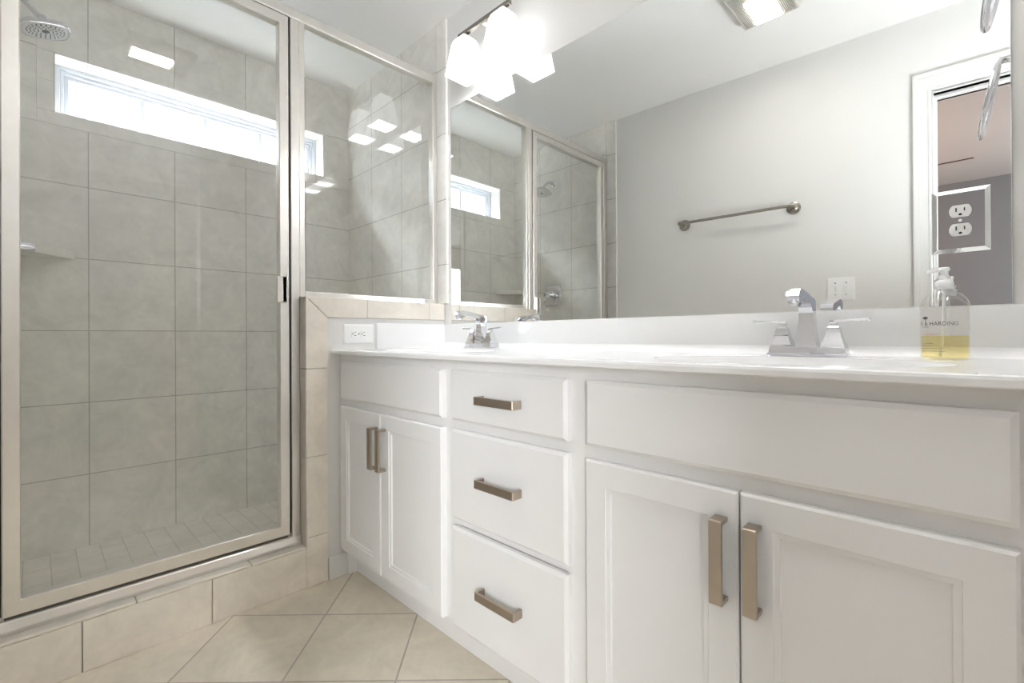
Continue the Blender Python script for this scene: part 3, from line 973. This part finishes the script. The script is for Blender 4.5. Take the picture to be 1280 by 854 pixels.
# ------------------------------------------------------------------ ceiling exhaust fan with light
ex0, ex1, ey0, ey1 = -0.765, -0.535, 0.330, 0.600
ef = thing('exhaust_fan', ((ex0 + ex1) / 2, (ey0 + ey1) / 2, 2.37), 'white ceiling exhaust fan with slatted grille and lit square lens, seen in the mirror', 'exhaust fan')
mb = MB()
def rz_(off, z):
    return [(ex0 + off, ey0 + off, z), (ex1 - off, ey0 + off, z), (ex1 - off, ey1 - off, z), (ex0 + off, ey1 - off, z)]
mb.loft([rz_(-.008, ZC - .0003), rz_(-.006, 2.40), rz_(0, 2.384), rz_(.004, 2.378), rz_(.010, 2.378), rz_(.012, 2.392)], True, True)
mb.build('housing', FANPL, ef)
lx0, lx1, ly0, ly1 = -0.702, -0.602, 0.345, 0.515
mb = MB()
x = ex0 + .012
while x < ex1 - .012:
    if lx0 - .006 < x < lx1 + .001:
        mb.box(x, x + .0027, ly1 + .006, ey1 - .011, 2.376, 2.384)
    else:
        mb.box(x, x + .0027, ey0 + .011, ey1 - .011, 2.376, 2.384)
    x += .0068
mb.build('grille', FANPL, ef)
mb = MB(); mb.box(ex0 + .012, ex1 - .012, ey0 + .012, ey1 - .012, 2.3855, 2.389)
mb.build('intake', mat('fan_dark', (0.10, 0.085, 0.07), 0.8), ef, label='dark intake behind the slats')
mb = MB(); mb.box(lx0, lx1, ly0, ly1, 2.3705, 2.386, .006, 3)
mb.build('lens', LENS_M, ef, smooth=True, label='lit frosted lens')
# thin dark line on the bedroom ceiling
mb = MB(); mb.box(-.36, .017, -2.862, -2.842, ZC - .006, ZC - .0002, .001)
tag(mb.build('ceiling_dark_strip', mat('strip_brown', (0.06, 0.035, 0.025), 0.6)), 'thin dark vent on the bedroom ceiling seen through the doorway', 'strip')

# ------------------------------------------------------------------ shower enclosure
gx = -1.836                         # glass plane
fx0, fx1 = gx - .019, gx + .019     # frame depth
se = thing('shower_enclosure', (gx, 0.62, 0.153), 'framed clear glass shower door and side panel in brushed nickel between the tiled walls', 'shower enclosure')
CZT = 0.1532
zpt = 1.0856                        # top of the half wall cap
mb = MB()
mb.box(fx0, fx1, YO + .0005, YM - .0085, 2.133, 2.172, .004, 2)
mb.build('header', NICKEL, se)
mb = MB()
mb.box(fx0 + .002, fx1 - .002, YO + .0005, -0.068, CZT, 2.134, .002)
mb.build('wall_jamb', NICKEL, se)
mb = MB()
mb.box(fx0, fx1, 0.676, 0.7065, CZT + .02, 2.134, .002)
mb.box(fx0, fx1, 0.7065, 0.728, zpt, 2.134, .002)
mb.build('post', NICKEL, se)
mb = MB()
mb.box(fx0, fx1, 1.325, YM - .0085, zpt, 2.134, .002)
mb.build('wall_channel', NICKEL, se)
mb = MB()
mb.box(fx0, fx1, 0.727, 1.327, zpt, 1.108, .002)
mb.build('panel_sill', NICKEL, se)
mb = MB()
mb.box(gx - .003, gx + .003, 0.722, 1.330, 1.100, 2.140)
mb.build('panel_glass', GLASS, se, label='clear glass side panel')
mb = MB()
prof = [(fx0 - .004, CZT), (fx1 + .006, CZT), (fx1 + .006, CZT + .010), (fx1 + .001, CZT + .030), (fx1 - .004, CZT + .034), (fx1 - .010, CZT + .034), (fx1 - .010, CZT + .022), (fx0, CZT + .022)]
mb.loft([[(x, y, z) for x, z in prof] for y in (YO + .0005, 0.7063)])
mb.build('threshold', NICKEL, se)
# hinged door
dy0, dy1, dz0, dz1 = -0.060, 0.669, 0.198, 2.130
rw = .036
mb = MB()
def mitre(mb, x0, x1):
    o = [(dy0, dz0), (dy1, dz0), (dy1, dz1), (dy0, dz1)]
    i = [(dy0 + rw, dz0 + rw + .004), (dy1 - rw + .002, dz0 + rw + .004), (dy1 - rw + .002, dz1 - rw), (dy0 + rw, dz1 - rw)]
    def loop(p, x): return [(x, a, b) for a, b in p]
    def ins(p, q): return [(a + (1 if a < .3 else -1) * q, b + (1 if b < 1 else -1) * q) for a, b in p]
    mb.loft([loop(i, x0), loop(ins(o, .0025), x0), loop(o, x0 + .0025), loop(o, x1 - .0025), loop(ins(o, .0025), x1), loop(ins(i, -.002), x1), loop(i, x1 - .003), loop(i, x0)], False, False)
mitre(mb, gx - .013, gx + .020)
door = mb.build('door', NICKEL, se, label='brushed nickel door frame')
mb = MB(); mb.box(gx - .003, gx + .003, dy0 + .028, dy1 - .028, dz0 + .03, dz1 - .028)
mb.build('door_glass', GLASS, door, label='clear glass door pane')
mb = MB()
mb.box(gx + .0195, gx + .034, 0.640, 0.655, 1.062, 1.157, .0015)
mb.box(gx + .0305, gx + .034, 0.622, 0.655, 1.062, 1.157, .0012)
mb.box(gx - .032, gx - .0125, 0.640, 0.648, 1.062, 1.157, .0015)
mb.build('door_handle', NICKEL, door)
mb = MB()
mb.box(gx - .004, gx + .004, dy0 + .004, dy1 - .004, dz0 - .012, dz0 + .001)
mb.build('door_sweep', RUBBER, door)
mb = MB()
mb.box(gx - .010, gx + .006, 0.6685, 0.6765, dz0, 2.133)
mb.box(gx - .010, gx + .006, dy0 - .009, dy0 + .0005, dz0, 2.133)
mb.build('door_gasket', DARK, se, label='dark gasket in the door gap')

# ------------------------------------------------------------------ shower head, valve, corner shelf
hx0 = -2.30
sh = thing('showerhead', (hx0, YO, 2.09), 'chrome rain shower head on a short arm above the left shower wall', 'shower head')
mb = MB(); mb.disc((hx0, YO + .0003, 2.105), (0, 1, 0), [(.028, 0), (.030, .003), (.026, .009), (.014, .014), (.011, .016)], 32)
mb.build('flange', CHROME, sh, smooth=True)
mb = MB(); mb.tube([(hx0, YO + .010, 2.105), (hx0, YO + .035, 2.107), (hx0, YO + .060, 2.102), (hx0, YO + .085, 2.088), (hx0, YO + .108, 2.066), (hx0, YO + .124, 2.048)], .0098, 18)
mb.build('arm', CHROME, sh, smooth=True)
TL = math.radians(14)
Rm = Matrix.Translation((hx0, YO + .130, 2.042)) @ Matrix.Rotation(TL, 4, 'X')
def rsq(h, z, p=3.4, n=48):
    out = []
    for k in range(n):
        a = 2 * math.pi * k / n
        c, s_ = math.cos(a), math.sin(a)
        q = (abs(c) ** p + abs(s_) ** p) ** (-1 / p)
        out.append((h * q * c, h * q * s_, z))
    return out
mb = MB()
mb.disc((0, 0, .012), (0, 0, -1), [(.011, 0), (.014, .004), (.014, .014), (.016, .018), (.016, .022), (.012, .026)], 24)
mb.loft([rsq(.014, -.010, 2), rsq(.026, -.013, 2.4), rsq(.046, -.018, 2.8), rsq(.060, -.024), rsq(.0655, -.031), rsq(.066, -.036), rsq(.063, -.039), rsq(.058, -.0385)])
mb.xf(Rm)
hd = mb.build('head', CHROME, sh, smooth=True)
mb = MB(); mb.loft([rsq(.0575, -.0375, 3), rsq(.0565, -.0395, 3)]); mb.xf(Rm)
mb.build('spray_face', HEADFACE, hd, smooth=True)
mb = MB()
mb.disc((0, 0, -.0385), (0, 0, -1), [(.010, 0), (.010, .003), (.008, .004)], 20)
for rr, cnt in ((.020, 10), (.030, 15), (.040, 20), (.049, 24)):
    for k in range(cnt):
        a = 2 * math.pi * (k + .5 * (cnt % 2)) / cnt
        mb.disc((rr * math.cos(a), rr * math.sin(a), -.0385), (0, 0, -1), [(.0021, 0), (.0021, .0025), (.0012, .0032)], 8)
mb.xf(Rm)
mb.build('nozzles', GREYF, hd)

vx, vz = -2.310, 1.246
sv = thing('shower_valve', (vx, YO, vz - .078), 'chrome square shower valve with a lever handle on the left shower wall', 'shower valve')
mb = MB()
mb.loft([[(a, YO + .0003 + y, b) for a, y, b in [(vx + p[0], yy, vz + p[1]) for p in ((-h, -h), (h, -h), (h, h), (-h, h))]] for h, yy in ((.077, 0), (.077, .003), (.073, .007), (.030, .011))])
mb.build('plate', CHROME, sv)
mb = MB(); mb.disc((vx, YO + .009, vz), (0, 1, 0), [(.030, 0), (.029, .012), (.023, .016), (.022, .040), (.024, .044), (.024, .060), (.021, .066), (.018, .090), (.013, .102), (.008, .105)], 32)
hn = mb.build('handle', CHROME, sv, smooth=True)
mb = MB(); mb.tube([(vx, YO + .062, vz - .02), (vx - .02, YO + .066, vz - .045), (vx - .034, YO + .070, vz - .062)], [.007, .006, .005], 14)
mb.build('lever', CHROME, hn, smooth=True)

S0, S1 = -.107, .122
mb = MB()
mb.prism([(XB + .0003, YO + .0003), (XB + .232, YO + .0003), (XB + .232, YO + .012), (XB + .012, YO + .2295), (XB + .0003, YO + .2295)], 'Z', 1.268, 1.300)
tag(mb.build('corner_shelf', SHTRIM), 'triangular tile corner shelf in the back left corner of the shower', 'shelf')
